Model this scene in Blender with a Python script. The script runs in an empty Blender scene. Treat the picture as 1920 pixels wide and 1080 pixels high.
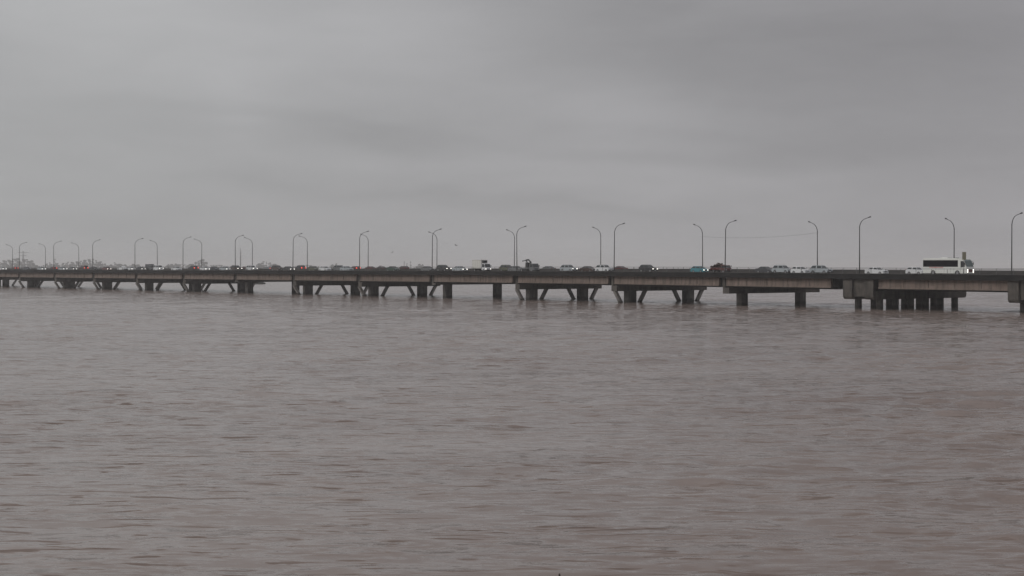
import bpy, math, random
import numpy as np
from mathutils import Vector, Matrix
R = math.radians
sc = bpy.context.scene
C = sc.collection

# ------------------------------------------------------------------ camera
EYE = 8.4            # eye height above the water
F = 2888.0           # focal length in pixels of the 1920 px wide photograph
HOR = 500.5          # row of the horizon
cd = bpy.data.cameras.new('camera')
cam = bpy.data.objects.new('camera', cd)
C.objects.link(cam)
cam.location = (0, 0, EYE)
cam.rotation_euler = (R(90), 0, 0)
cd.sensor_width = 36
cd.lens = F / 1920 * 36
cd.shift_y = -(540 - HOR) / 1920
cd.clip_start = 0.5
cd.clip_end = 60000
sc.camera = cam

# ------------------------------------------------------------------ sky
SUN_EL, SUN_AZ = R(31), R(252)      # behind the cloud, behind the camera
w = bpy.data.worlds.new('World')
sc.world = w
w.use_nodes = True
nt = w.node_tree
nt.nodes.clear()
N = nt.nodes.new
L = nt.links.new


def wmath(op, a, b=None, clamp=False):
    n = N('ShaderNodeMath')
    n.operation = op
    n.use_clamp = clamp
    for i, s in enumerate((a, b)):
        if s is None:
            continue
        if isinstance(s, (int, float)):
            n.inputs[i].default_value = s
        else:
            L(s, n.inputs[i])
    return n.outputs[0]


tc = N('ShaderNodeTexCoord')
sep = N('ShaderNodeSeparateXYZ')
L(tc.outputs['Generated'], sep.inputs[0])
az = wmath('ARCTAN2', sep.outputs[0], sep.outputs[1])
el = wmath('ARCSINE', sep.outputs[2])
# cloud deck: soft noise, flattened towards the horizon
mp = N('ShaderNodeCombineXYZ')
L(wmath('MULTIPLY', az, 2.2), mp.inputs[0])
L(wmath('MULTIPLY', el, 9.0), mp.inputs[1])
mp.inputs[2].default_value = 3.3
nz = N('ShaderNodeTexNoise')
nz.inputs['Scale'].default_value = 2.6
nz.inputs['Detail'].default_value = 5
nz.inputs['Roughness'].default_value = 0.42
nz.inputs['Distortion'].default_value = 0.7
L(mp.outputs[0], nz.inputs['Vector'])
nz2 = N('ShaderNodeTexNoise')
nz2.inputs['Scale'].default_value = 9
nz2.inputs['Detail'].default_value = 6
nz2.inputs['Roughness'].default_value = 0.55
nz2.inputs['Distortion'].default_value = 0.5
L(mp.outputs[0], nz2.inputs['Vector'])
nsum = wmath('ADD', wmath('MULTIPLY', wmath('SUBTRACT', nz.outputs['Fac'], 0.5), 0.17),
             wmath('MULTIPLY', wmath('SUBTRACT', nz2.outputs['Fac'], 0.5), 0.10))
# broad light and dark banks of the overcast: azimuth, elevation (deg), sizes, tilt, strength
# given by where they stand in the view: column, row, half sizes, tilt, strength
BANKS = [((x_ - 960) * .01984, (500.5 - y_) * .01984, a_ * .01984, b_ * .01984, t_, m_) for x_, y_, a_, b_, t_, m_ in [
    (330, 30, 270, 170, 0, .15), (770, 50, 190, 95, -10, .10), (60, 120, 170, 200, 0, .04), (1250, 60, 330, 115, -5, -.15),
    (1760, 130, 330, 200, 0, -.12), (1450, 170, 250, 70, -8, -.05), (1150, 205, 170, 38, -5, .10),
    (700, 240, 180, 46, -12, -.12), (1500, 285, 340, 45, -3, -.10), (280, 215, 300, 45, -6, -.05),
    (860, 320, 340, 28, -6, .06), (1260, 335, 300, 30, 0, .07), (640, 362, 300, 14, -6, -.05),
    (1060, 395, 270, 11, -4, -.055), (200, 350, 260, 45, -3, .03), (1650, 470, 420, 70, 0, -.05), (430, 160, 60, 90, 25, .04)]]
# banks outside the view
BANKS += [(-28, 24, 25, 16, 0, .44), (24, 23, 19, 12, 0, -.50)]
tot = nsum
for a0, e0, sa, se, ti, amp in BANKS:
    da = wmath('SUBTRACT', az, R(a0))
    de = wmath('SUBTRACT', el, R(e0))
    c_, s_ = math.cos(R(ti)), math.sin(R(ti))
    u = wmath('DIVIDE', wmath('ADD', wmath('MULTIPLY', da, c_), wmath('MULTIPLY', de, s_)), R(sa))
    # warp the bank outlines with the cloud noise so that no oval shows
    v = wmath('DIVIDE', wmath('ADD', wmath('SUBTRACT', wmath('MULTIPLY', de, c_), wmath('MULTIPLY', da, s_)),
                              wmath('MULTIPLY', wmath('SUBTRACT', nz.outputs['Fac'], 0.5), R(3.4))), R(se))
    r2 = wmath('ADD', wmath('MULTIPLY', u, u), wmath('MULTIPLY', v, v))
    g = wmath('MULTIPLY', wmath('EXPONENT', wmath('MULTIPLY', r2, -1.0)), amp)
    tot = wmath('ADD', tot, g)
# an overcast sky is brightest overhead
zr = N('ShaderNodeMapRange')
zr.interpolation_type = 'SMOOTHSTEP'
zr.inputs[1].default_value = R(9)
zr.inputs[2].default_value = R(60)
zr.inputs[3].default_value = 1.0
zr.inputs[4].default_value = 1.75
L(el, zr.inputs[0])
hzr = N('ShaderNodeMapRange')
hzr.inputs[1].default_value = 0
hzr.inputs[2].default_value = R(3.0)
hzr.inputs[3].default_value = 1.03
hzr.inputs[4].default_value = 1.0
L(el, hzr.inputs[0])
lum = wmath('MULTIPLY', wmath('MULTIPLY', wmath('MULTIPLY', wmath('ADD', tot, 1.0), 0.346), zr.outputs[0]), hzr.outputs[0])
# neutral on the left, a little violet to the right
hue = N('ShaderNodeMix')
hue.data_type = 'RGBA'
L(wmath('ADD', wmath('MULTIPLY', az, 1.7), 0.45, True), hue.inputs[0])
hue.inputs[6].default_value = (0.993, 0.998, 1.013, 1)
hue.inputs[7].default_value = (1.002, 0.979, 1.020, 1)
vm = N('ShaderNodeVectorMath')
vm.operation = 'SCALE'
L(hue.outputs[2], vm.inputs[0])
L(lum, vm.inputs['Scale'])
sky = N('ShaderNodeTexSky')
sky.sky_type = 'NISHITA'
sky.sun_disc = False
sky.sun_elevation = SUN_EL
sky.sun_rotation = SUN_AZ
bg1 = N('ShaderNodeBackground')
L(sky.outputs[0], bg1.inputs[0])
bg1.inputs[1].default_value = 0.05
bg2 = N('ShaderNodeBackground')
L(vm.outputs[0], bg2.inputs[0])
mx = N('ShaderNodeMixShader')
mx.inputs[0].default_value = 0.97
L(bg1.outputs[0], mx.inputs[1])
L(bg2.outputs[0], mx.inputs[2])
ow = N('ShaderNodeOutputWorld')
L(mx.outputs[0], ow.inputs[0])
w.cycles.sampling_method = 'MANUAL'
w.cycles.sample_map_resolution = 512

# ------------------------------------------------------------------ sun (through thick cloud)
sd = bpy.data.lights.new('sun', 'SUN')
sun = bpy.data.objects.new('sun', sd)
C.objects.link(sun)
sd.energy = 1.15
sd.angle = R(28)
sd.color = (1.0, 0.97, 0.93)
sun.rotation_euler = (R(90) - SUN_EL, 0, R(180) - SUN_AZ)
sun.location = (0, -50, 100)

sc.view_settings.view_transform = 'Standard'
sc.view_settings.look = 'None'
sc.view_settings.exposure = 0
sc.view_settings.gamma = 1
sc.cycles.volume_bounces = 3
sc.cycles.max_bounces = 6


# ------------------------------------------------------------------ materials
def mat(name, col, rough=0.6, metal=0.0, emit=None, estr=0.0, spec=None, coat=0.0):
    m = bpy.data.materials.new(name)
    m.use_nodes = True
    p = m.node_tree.nodes['Principled BSDF']
    p.inputs['Base Color'].default_value = (*col, 1)
    p.inputs['Roughness'].default_value = rough
    p.inputs['Metallic'].default_value = metal
    if coat:
        p.inputs['Coat Weight'].default_value = coat
    if spec is not None:
        p.inputs['Specular IOR Level'].default_value = spec
    if emit:
        p.inputs['Emission Color'].default_value = (*emit, 1)
        p.inputs['Emission Strength'].default_value = estr
    return m


def noisy(name, c1, c2, rough=0.7, scale=(1, 1, 1), detail=5, lo=.35, hi=.65, bump=0.0, c3=None, s3=None, spec=None):
    """Two-tone noise, with a second stretched noise for run-off stains."""
    m = mat(name, c1, rough, spec=spec)
    t = m.node_tree
    p = t.nodes['Principled BSDF']
    tcn = t.nodes.new('ShaderNodeTexCoord')
    mpn = t.nodes.new('ShaderNodeMapping')
    mpn.inputs['Scale'].default_value = scale
    t.links.new(tcn.outputs['Object'], mpn.inputs[0])
    n = t.nodes.new('ShaderNodeTexNoise')
    n.inputs['Scale'].default_value = 1
    n.inputs['Detail'].default_value = detail
    t.links.new(mpn.outputs[0], n.inputs['Vector'])
    cr = t.nodes.new('ShaderNodeValToRGB')
    cr.color_ramp.elements[0].position = lo
    cr.color_ramp.elements[1].position = hi
    cr.color_ramp.elements[0].color = (*c1, 1)
    cr.color_ramp.elements[1].color = (*c2, 1)
    t.links.new(n.outputs['Fac'], cr.inputs[0])
    out = cr.outputs[0]
    if c3:
        mp3 = t.nodes.new('ShaderNodeMapping')
        mp3.inputs['Scale'].default_value = s3
        t.links.new(tcn.outputs['Object'], mp3.inputs[0])
        n3 = t.nodes.new('ShaderNodeTexNoise')
        n3.inputs['Scale'].default_value = 1
        n3.inputs['Detail'].default_value = 6
        n3.inputs['Roughness'].default_value = .65
        t.links.new(mp3.outputs[0], n3.inputs['Vector'])
        r3 = t.nodes.new('ShaderNodeMapRange')
        r3.inputs[1].default_value = .46
        r3.inputs[2].default_value = .68
        t.links.new(n3.outputs['Fac'], r3.inputs[0])
        mxn = t.nodes.new('ShaderNodeMix')
        mxn.data_type = 'RGBA'
        t.links.new(r3.outputs[0], mxn.inputs[0])
        t.links.new(out, mxn.inputs[6])
        mxn.inputs[7].default_value = (*c3, 1)
        out = mxn.outputs[2]
    t.links.new(out, p.inputs['Base Color'])
    if bump:
        b = t.nodes.new('ShaderNodeBump')
        b.inputs['Strength'].default_value = bump
        b.inputs['Distance'].default_value = 0.03
        t.links.new(n.outputs['Fac'], b.inputs['Height'])
        t.links.new(b.outputs[0], p.inputs['Normal'])
    return m


M = {}
M['girder'] = noisy('girder_concrete', (.16, .122, .102), (.225, .176, .15), .85, (.25, .3, .9), 6, .3, .7, .4,
                    (.085, .064, .053), (1.6, 1.0, .22))
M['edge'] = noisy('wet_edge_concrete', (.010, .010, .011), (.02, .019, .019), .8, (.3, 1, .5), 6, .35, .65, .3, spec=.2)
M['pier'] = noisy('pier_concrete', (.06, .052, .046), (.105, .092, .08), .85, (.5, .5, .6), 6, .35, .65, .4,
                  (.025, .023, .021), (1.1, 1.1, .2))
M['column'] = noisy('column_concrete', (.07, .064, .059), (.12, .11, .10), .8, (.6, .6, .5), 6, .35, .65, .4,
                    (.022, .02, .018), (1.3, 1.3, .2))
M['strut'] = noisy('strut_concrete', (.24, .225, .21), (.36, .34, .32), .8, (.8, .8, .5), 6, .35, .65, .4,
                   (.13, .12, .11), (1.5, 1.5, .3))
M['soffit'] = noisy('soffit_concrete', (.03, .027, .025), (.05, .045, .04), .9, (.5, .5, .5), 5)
M['asphalt'] = noisy('wet_asphalt', (.035, .035, .037), (.06, .059, .06), .32, (.4, .8, 1), 6, .35, .65, .2)
M['paint_line'] = mat('road_paint', (.55, .55, .53), .5)
M['kerb'] = noisy('kerb_concrete', (.22, .21, .2), (.33, .32, .3), .6, (1, 1, 1), 4)
M['barrier'] = noisy('barrier_concrete', (.025, .023, .023), (.05, .045, .043), .75, (.5, 1, 1), 5)
M['rail'] = mat('railing_metal', (.10, .10, .105), .5, .5)
M['galv'] = mat('lamp_post_metal', (.032, .033, .036), .6, .4)
M['lamp_head'] = mat('lamp_housing', (.035, .037, .04), .5)
M['lens'] = mat('lamp_lens', (.5, .5, .48), .2)
M['glass'] = mat('car_glass', (.02, .025, .028), .06, spec=.6)
M['tint'] = mat('tinted_coach_glass', (.008, .008, .010), .12, spec=.12)
M['tyre'] = mat('tyre_rubber', (.02, .02, .02), .85)
M['rim'] = mat('wheel_rim', (.28, .28, .29), .35, .7)
M['trim'] = mat('dark_plastic', (.025, .025, .027), .6)
M['head_on'] = mat('headlight_lit', (.9, .9, .9), .2, emit=(1, .95, .86), estr=2.2)
M['head_off'] = mat('headlight_glass', (.55, .57, .6), .12)
M['tail_on'] = mat('tail_light_lit', (.5, .02, .02), .3, emit=(1, .10, .06), estr=1.5)
M['tail_off'] = mat('tail_light_glass', (.22, .012, .012), .25)
M['plate'] = mat('number_plate', (.6, .6, .58), .5)
M['cable'] = mat('cable_black', (.05, .05, .05), .6)
M['sign'] = mat('sign_board', (.30, .285, .20), .6)
M['canvas'] = mat('box_panel', (.62, .61, .57), .55)
M['load'] = noisy('scrap_load', (.03, .025, .025), (.09, .06, .05), .8, (3, 3, 3), 4)
M['crane'] = mat('crane_steel', (.035, .037, .04), .5, .3)
M['red_letter'] = mat('red_lettering', (.50, .05, .045), .5)
M['grille_red'] = mat('bus_grille', (.12, .03, .03), .5)
M['bark'] = noisy('bark', (.05, .05, .046), (.08, .08, .072), .9, (2, 2, 1), 4)
M['leaf'] = noisy('leaf_dull', (.065, .075, .070), (.10, .108, .10), .9, (.25, .25, .25), 4)
M['leaf2'] = noisy('leaf_dark', (.06, .07, .066), (.095, .10, .095), .9, (.25, .25, .25), 4)
M['land'] = noisy('bank_soil', (.05, .05, .04), (.09, .085, .07), .95, (.05, .05, .05), 5)
M['bird'] = mat('gull_plumage', (.12, .12, .125), .8)
M['pylon'] = mat('pylon_steel', (.22, .22, .23), .6, .4)
M['wood'] = noisy('wet_wood', (.03, .022, .018), (.06, .045, .035), .8, (6, 6, 2), 4)
PAINTS = {'white': (.62, .63, .64), 'silver': (.34, .37, .39), 'grey': (.13, .135, .14), 'black': (.018, .018, .02),
          'dark': (.04, .042, .05), 'maroon': (.10, .018, .018), 'red': (.085, .020, .017), 'brown': (.065, .042, .035),
          'olive': (.085, .09, .06), 'green': (.03, .06, .045), 'teal': (.035, .20, .24), 'blue': (.22, .29, .36)}
for k_, c_ in PAINTS.items():
    M['paint_' + k_] = mat(k_ + '_car_paint', c_, .28, coat=.5)


def tide_line(m, level=.55):
    """a wet, algae-dark band with a ragged upper edge just above the water"""
    t = m.node_tree
    p = t.nodes['Principled BSDF']
    src = p.inputs['Base Color'].links[0].from_socket
    tcn = t.nodes.new('ShaderNodeTexCoord')
    sp = t.nodes.new('ShaderNodeSeparateXYZ')
    t.links.new(tcn.outputs['Object'], sp.inputs[0])
    n = t.nodes.new('ShaderNodeTexNoise')
    n.inputs['Scale'].default_value = 1.4
    n.inputs['Detail'].default_value = 5
    t.links.new(tcn.outputs['Object'], n.inputs['Vector'])
    a = t.nodes.new('ShaderNodeMath')
    a.operation = 'MULTIPLY_ADD'
    t.links.new(n.outputs['Fac'], a.inputs[0])
    a.inputs[1].default_value = -1.1
    t.links.new(sp.outputs[2], a.inputs[2])
    r = t.nodes.new('ShaderNodeMapRange')
    r.inputs[1].default_value = level - .75
    r.inputs[2].default_value = level - .25
    r.inputs[3].default_value = 1
    r.inputs[4].default_value = 0
    t.links.new(a.outputs[0], r.inputs[0])
    mxn = t.nodes.new('ShaderNodeMix')
    mxn.data_type = 'RGBA'
    t.links.new(r.outputs[0], mxn.inputs[0])
    t.links.new(src, mxn.inputs[6])
    mxn.inputs[7].default_value = (.018, .017, .013, 1)
    t.links.new(mxn.outputs[2], p.inputs['Base Color'])


tide_line(M['column'])
tide_line(M['strut'], .3)


# ------------------------------------------------------------------ helpers
class MB:
    def __init__(s):
        s.v, s.f = [], []

    def add(s, vs, fs):
        o = len(s.v)
        s.v += [tuple(p) for p in vs]
        s.f += [tuple(i + o for i in f) for f in fs]
        return s

    def box(s, x0, x1, y0, y1, z0, z1):
        v = [(x, y, z) for x in (x0, x1) for y in (y0, y1) for z in (z0, z1)]
        return s.add(v, [(0, 1, 3, 2), (4, 6, 7, 5), (0, 4, 5, 1), (2, 3, 7, 6), (0, 2, 6, 4), (1, 5, 7, 3)])

    def hexa(s, bot, top):
        """bot, top: four corners each, same winding (ccw seen from above)"""
        return s.add(list(bot) + list(top), [(3, 2, 1, 0), (4, 5, 6, 7), (0, 1, 5, 4), (1, 2, 6, 5), (2, 3, 7, 6), (3, 0, 4, 7)])

    def prism(s, poly, y0, y1, yt=None):
        """side profile poly (x, z) extruded along y"""
        n = len(poly)
        a = [(x, y0, z) for x, z in poly]
        b = [(x, y1, z) for x, z in poly]
        return s.add(a + b, [tuple(range(n)), tuple(range(2 * n - 1, n - 1, -1))] +
                     [(i, i + n, (i + 1) % n + n, (i + 1) % n) for i in range(n)])

    def tube(s, pts, rad, n=8, cap=True):
        rings = []
        up0 = None
        for i, p in enumerate(pts):
            p = Vector(p)
            a = Vector(pts[max(i - 1, 0)])
            b = Vector(pts[min(i + 1, len(pts) - 1)])
            d = (b - a).normalized()
            if up0 is None:
                up0 = Vector((0, 0, 1)) if abs(d.z) < .9 else Vector((1, 0, 0))
            s1 = d.cross(up0).normalized()
            up0 = s1.cross(d).normalized()
            r = rad[i] if isinstance(rad, (list, tuple)) else rad
            rings.append([p + (s1 * math.cos(2 * math.pi * k / n) + up0 * math.sin(2 * math.pi * k / n)) * r for k in range(n)])
        vs = [q for ring in rings for q in ring]
        fs = []
        for i in range(len(pts) - 1):
            for k in range(n):
                fs.append((i * n + k, i * n + (k + 1) % n, (i + 1) * n + (k + 1) % n, (i + 1) * n + k))
        if cap:
            fs.append(tuple(range(n - 1, -1, -1)))
            fs.append(tuple((len(pts) - 1) * n + k for k in range(n)))
        return s.add(vs, fs)

    def mesh(s, name, m, smooth=False, bevel=0):
        me = bpy.data.meshes.new(name)
        me.from_pydata(s.v, [], s.f)
        me.validate()
        import bmesh
        bm = bmesh.new()
        bm.from_mesh(me)
        bmesh.ops.recalc_face_normals(bm, faces=bm.faces)
        if bevel:
            ed = [e for e in bm.edges if len(e.link_faces) == 2 and e.calc_face_angle(0) > .5]
            bmesh.ops.bevel(bm, geom=ed, offset=bevel, segments=2, affect='EDGES', profile=.5)
        bm.to_mesh(me)
        bm.free()
        me.materials.append(m)
        if smooth:
            for p in me.polygons:
                p.use_smooth = True
        return me

    def build(s, name, m, parent=None, smooth=False, bevel=0, loc=None):
        o = bpy.data.objects.new(name, s.mesh(name, m, smooth, bevel))
        C.objects.link(o)
        if parent:
            o.parent = parent
        if loc:
            o.location = loc
        return o


def tag(o, label=None, cat=None, group=None, kind=None):
    if label:
        o['label'] = label
    if cat:
        o['category'] = cat
    if group:
        o['group'] = group
    if kind:
        o['kind'] = kind
    return o


def empty(name, loc=(0, 0, 0), rz=0.0):
    o = bpy.data.objects.new(name, None)
    o.empty_display_size = .5
    C.objects.link(o)
    o.location = loc
    o.rotation_euler = (0, 0, rz)
    return o


def copy_tree(o, parent=None):
    c = o.copy()
    C.objects.link(c)
    c.parent = parent
    for ch in [q for q in KIDS.get(o.name, [])]:
        copy_tree(ch, c)
    return c


KIDS = {}


def index_kids(o):
    KIDS[o.name] = list(o.children)
    for ch in o.children:
        index_kids(ch)


# ------------------------------------------------------------------ bridge frame
SPAN = 35.0
UX, UY = .643, -.766          # along the bridge, towards the right bank and the camera
NX, NY = .766, .643           # across the bridge, away from the camera
DN = 250.5                    # distance from the camera to the near lamp line
TH = math.atan2(UY, UX)


def at(px, v=0.0):
    """world x, y of the point of line v seen in column px"""
    k = (px - 960) / F
    y = (DN + v) / (NX * k + NY)
    return k * y, y


OX, OY = at(34.45, 0)


def station(px, v=0.0):
    x, y = at(px, v)
    return (x - OX) * UX + (y - OY) * UY


DZ = {-6: 7.0, -1: 7.0, 0: 7.0, 3: 7.08, 6: 7.14, 8: 7.18, 10: 7.16, 11: 7.06, 12: 6.90, 13: 6.80, 16: 6.72}


def deckz(s):
    t = s / SPAN
    ks = sorted(DZ)
    if t <= ks[0]:
        return DZ[ks[0]]
    for a, b in zip(ks, ks[1:]):
        if t <= b:
            return DZ[a] + (DZ[b] - DZ[a]) * (t - a) / (b - a)
    return DZ[ks[-1]]


def world(s, v, z=0.0):
    return Vector((OX + UX * s + NX * v, OY + UY * s + NY * v, z))


T0, T1 = -5, 15
VN, VF = -0.9, 26.9           # edges of the deck
SPECIAL = (12, 13)
THIN = (-1, 2 - 0, 5, 8)
THIN = (-1, 5, 8)
NOSTRUT = (-1, 5, 8, 11, 14)

# ------------------------------------------------------------------ water
def water_material():
    m = bpy.data.materials.new('muddy_river_water')
    m.use_nodes = True
    t = m.node_tree
    p = t.nodes['Principled BSDF']
    p.inputs['Roughness'].default_value = .10
    p.inputs['IOR'].default_value = 1.33
    tcn = t.nodes.new('ShaderNodeTexCoord')

    def noise(scale, detail, rough, sx=1, sy=1, rot=0, dist=0.0, colour=False):
        mpn = t.nodes.new('ShaderNodeMapping')
        mpn.inputs['Scale'].default_value = (sx, sy, 1)
        mpn.inputs['Rotation'].default_value = (0, 0, R(rot))
        t.links.new(tcn.outputs['Object'], mpn.inputs[0])
        n = t.nodes.new('ShaderNodeTexNoise')
        n.inputs['Scale'].default_value = scale
        n.inputs['Detail'].default_value = detail
        n.inputs['Roughness'].default_value = rough
        n.inputs['Distortion'].default_value = dist
        t.links.new(mpn.outputs[0], n.inputs['Vector'])
        return n.outputs['Color' if colour else 'Fac']

    def mth(op, a, b):
        n = t.nodes.new('ShaderNodeMath')
        n.operation = op
        for i, q in enumerate((a, b)):
            if isinstance(q, (int, float)):
                n.inputs[i].default_value = q
            else:
                t.links.new(q, n.inputs[i])
        return n.outputs[0]

    big = noise(.035, 4, .55, 1, 1.6, 8, .6)        # silt plumes and wind patches
    patch = noise(.10, 5, .62, .45, 2.4, -4, .9)
    r = t.nodes.new('ShaderNodeValToRGB')
    r.color_ramp.elements[0].position = .3
    r.color_ramp.elements[1].position = .7
    r.color_ramp.elements[0].color = (.172, .130, .113, 1)
    r.color_ramp.elements[1].color = (.222, .176, .154, 1)
    t.links.new(big, r.inputs[0])
    t.links.new(r.outputs[0], p.inputs['Base Color'])
    amp = t.nodes.new('ShaderNodeMapRange')
    amp.inputs[1].default_value = .36
    amp.inputs[2].default_value = .66
    amp.inputs[3].default_value = .45
    amp.inputs[4].default_value = 1.6
    t.links.new(patch, amp.inputs[0])

    def vec(op, a_, b_):
        n = t.nodes.new('ShaderNodeVectorMath')
        n.operation = op
        for i, q in enumerate((a_, b_)):
            if isinstance(q, tuple):
                n.inputs[i].default_value = q
            elif q is not None:
                t.links.new(q, n.inputs[i])
        return n

    # slope field of the water: waves of a few metres carrying ripples; not filtered with distance,
    # so far water keeps the spread of slopes that real water has
    w1 = noise(.42, 3, .6, .55, 1.3, 5, .3, True)
    w2 = noise(1.9, 5, .66, .42, 1.3, -5, .3, True)
    s1 = vec('MULTIPLY', vec('SUBTRACT', w1, (.5, .5, .5)).outputs[0], (.10, .20, 0))
    s2 = vec('MULTIPLY', vec('SUBTRACT', w2, (.5, .5, .5)).outputs[0], (.42, .9, 0))
    sc2 = t.nodes.new('ShaderNodeVectorMath')
    sc2.operation = 'SCALE'
    t.links.new(s2.outputs[0], sc2.inputs[0])
    t.links.new(amp.outputs[0], sc2.inputs['Scale'])
    sm0 = vec('ADD', s1.outputs[0], sc2.outputs[0])
    # steeper fronts of scattered wavelets
    fr = t.nodes.new('ShaderNodeMapRange')
    fr.interpolation_type = 'SMOOTHSTEP'
    fr.inputs[1].default_value = .575
    fr.inputs[2].default_value = .655
    fr.inputs[3].default_value = 0
    fr.inputs[4].default_value = 1
    t.links.new(noise(1.6, 4, .58, .26, 1.25, 3, .6), fr.inputs[0])
    fv = t.nodes.new('ShaderNodeVectorMath')
    fv.operation = 'SCALE'
    fv.inputs[0].default_value = (.05, -.75, 0)
    t.links.new(mth('MULTIPLY', fr.outputs[0], amp.outputs[0]), fv.inputs['Scale'])
    sm = vec('ADD', sm0.outputs[0], fv.outputs[0])
    geo = t.nodes.new('ShaderNodeNewGeometry')
    up = vec('ADD', sm.outputs[0], geo.outputs['Normal'])
    nn = vec('NORMALIZE', up.outputs[0], None)
    t.links.new(nn.outputs[0], p.inputs['Normal'])
    return m


def water_sheet():
    """One sheet to the horizon; rows and columns are finer near the bank we stand on, where waves show."""
    ys = [-220.0, -40.0, 5.0, 20.0]
    y = 30.0
    while y < 720:
        ys.append(y)
        y += max(.16, y * .0048)
    while y < 21500:
        ys.append(y)
        y *= 1.05
    ys.append(22000.0)
    ys = np.array(ys)
    nd = 460
    kk = np.linspace(-1, 1, nd)
    out = np.array([1.03, 1.1, 1.25, 1.6, 2.4, 4, 8])
    half = .40 * np.maximum(ys, 0) + 7
    X = np.concatenate([-np.ones((len(ys), 1)) * 20000, -half[:, None] * out[::-1][None, :], half[:, None] * kk[None, :],
                        half[:, None] * out[None, :], np.ones((len(ys), 1)) * 20000], 1)
    X = np.clip(X, -20000, 20000)
    X[:, 0] = -20100
    X[:, -1] = 20100
    Y = np.repeat(ys[:, None], X.shape[1], 1)
    rng = np.random.default_rng(7)
    gy = np.gradient(ys)
    gx = half * 2 / nd
    step = np.maximum(gy, gx * .8)[:, None]
    Z = np.zeros_like(X)
    # slow patches where the wind lies or lifts
    pt = np.zeros_like(X)
    for i in range(14):
        th = rng.uniform(0, 2 * math.pi)
        lam = rng.uniform(18, 90)
        pt += np.sin(2 * math.pi / lam * (X * math.cos(th) * .6 + Y * math.sin(th)) + rng.uniform(0, 6.28))
    pt = 1 + .16 * pt
    pt = np.clip(pt, .35, 1.9)
    for i in range(150):
        f = i / 149
        lam = .7 * (11 / .7) ** f
        th = math.pi / 2 + rng.normal(0, .62) + .15
        k = 2 * math.pi / lam
        a = .0125 / k * (1.0 if lam < 4 else .6)
        fade = np.clip((lam / step - 2.6) / 1.6, 0, 1)
        ph = rng.uniform(0, 6.28)
        Z += a * fade * np.sin(k * (X * math.cos(th) + Y * math.sin(th)) + ph + .5 * np.sin(X * .05 * rng.uniform(.5, 1.5) + i) + .5 * np.sin(Y * .04 + i * 2))
    Z *= pt
    fin = (np.abs(X) < half[:, None] * 1.001)
    Z *= fin
    nr, ncl = X.shape
    me = bpy.data.meshes.new('water')
    me.vertices.add(nr * ncl)
    me.vertices.foreach_set('co', np.stack([X, Y, Z], -1).astype(np.float32).ravel())
    idx = np.arange(nr * ncl).reshape(nr, ncl)
    q = np.stack([idx[:-1, :-1], idx[:-1, 1:], idx[1:, 1:], idx[1:, :-1]], -1).reshape(-1, 4)
    me.loops.add(q.size)
    me.loops.foreach_set('vertex_index', q.ravel().astype(np.int32))
    me.polygons.add(len(q))
    me.polygons.foreach_set('loop_start', np.arange(0, q.size, 4, dtype=np.int32))
    me.polygons.foreach_set('use_smooth', np.ones(len(q), dtype=bool))
    me.update(calc_edges=True)
    me.materials.append(water_material())
    o = bpy.data.objects.new('water', me)
    C.objects.link(o)
    return o


tag(water_sheet(), 'brown muddy river with small wind ripples', 'water', kind='structure')

# far bank: a low strip of land beyond the river
mb = MB()
random.seed(5)
pts = []
n = 60
for i in range(n + 1):
    x = -4400 + 6000 * i / n
    y = 3820 + 60 * math.sin(i * .35) + random.uniform(-15, 15)
    h = 1.6 * min(1, (n - i) / 14)
    pts.append((x, y, h))
vs, fs = [], []
for x, y, h in pts:
    vs += [(x, y, -.6), (x, y + 12, h * .6), (x, y + 60, h), (x, y + 900, h * 1.3), (x, y + 950, -.6)]
for i in range(n):
    for k in range(4):
        a = i * 5 + k
        fs.append((a, a + 5, a + 6, a + 1))
tag(mb.add(vs, fs).build('far_bank', M['land'], smooth=True), 'low dark land across the river', 'land', kind='structure')

# ------------------------------------------------------------------ bridge
bridge = empty('road_bridge', (OX, OY, 0), TH)
tag(bridge, 'long grey brown concrete girder bridge crossing the muddy river', 'bridge')


def gap(t):  # noqa
    """half the clear gap between girder ends above pier t: (left side, right side)"""
    return (5.4, 6.3) if t == 12 else (0.0, 8.0) if t == 13 else (.9, 1.2)


def slab_z(t):
    return deckz(t * SPAN)


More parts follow.
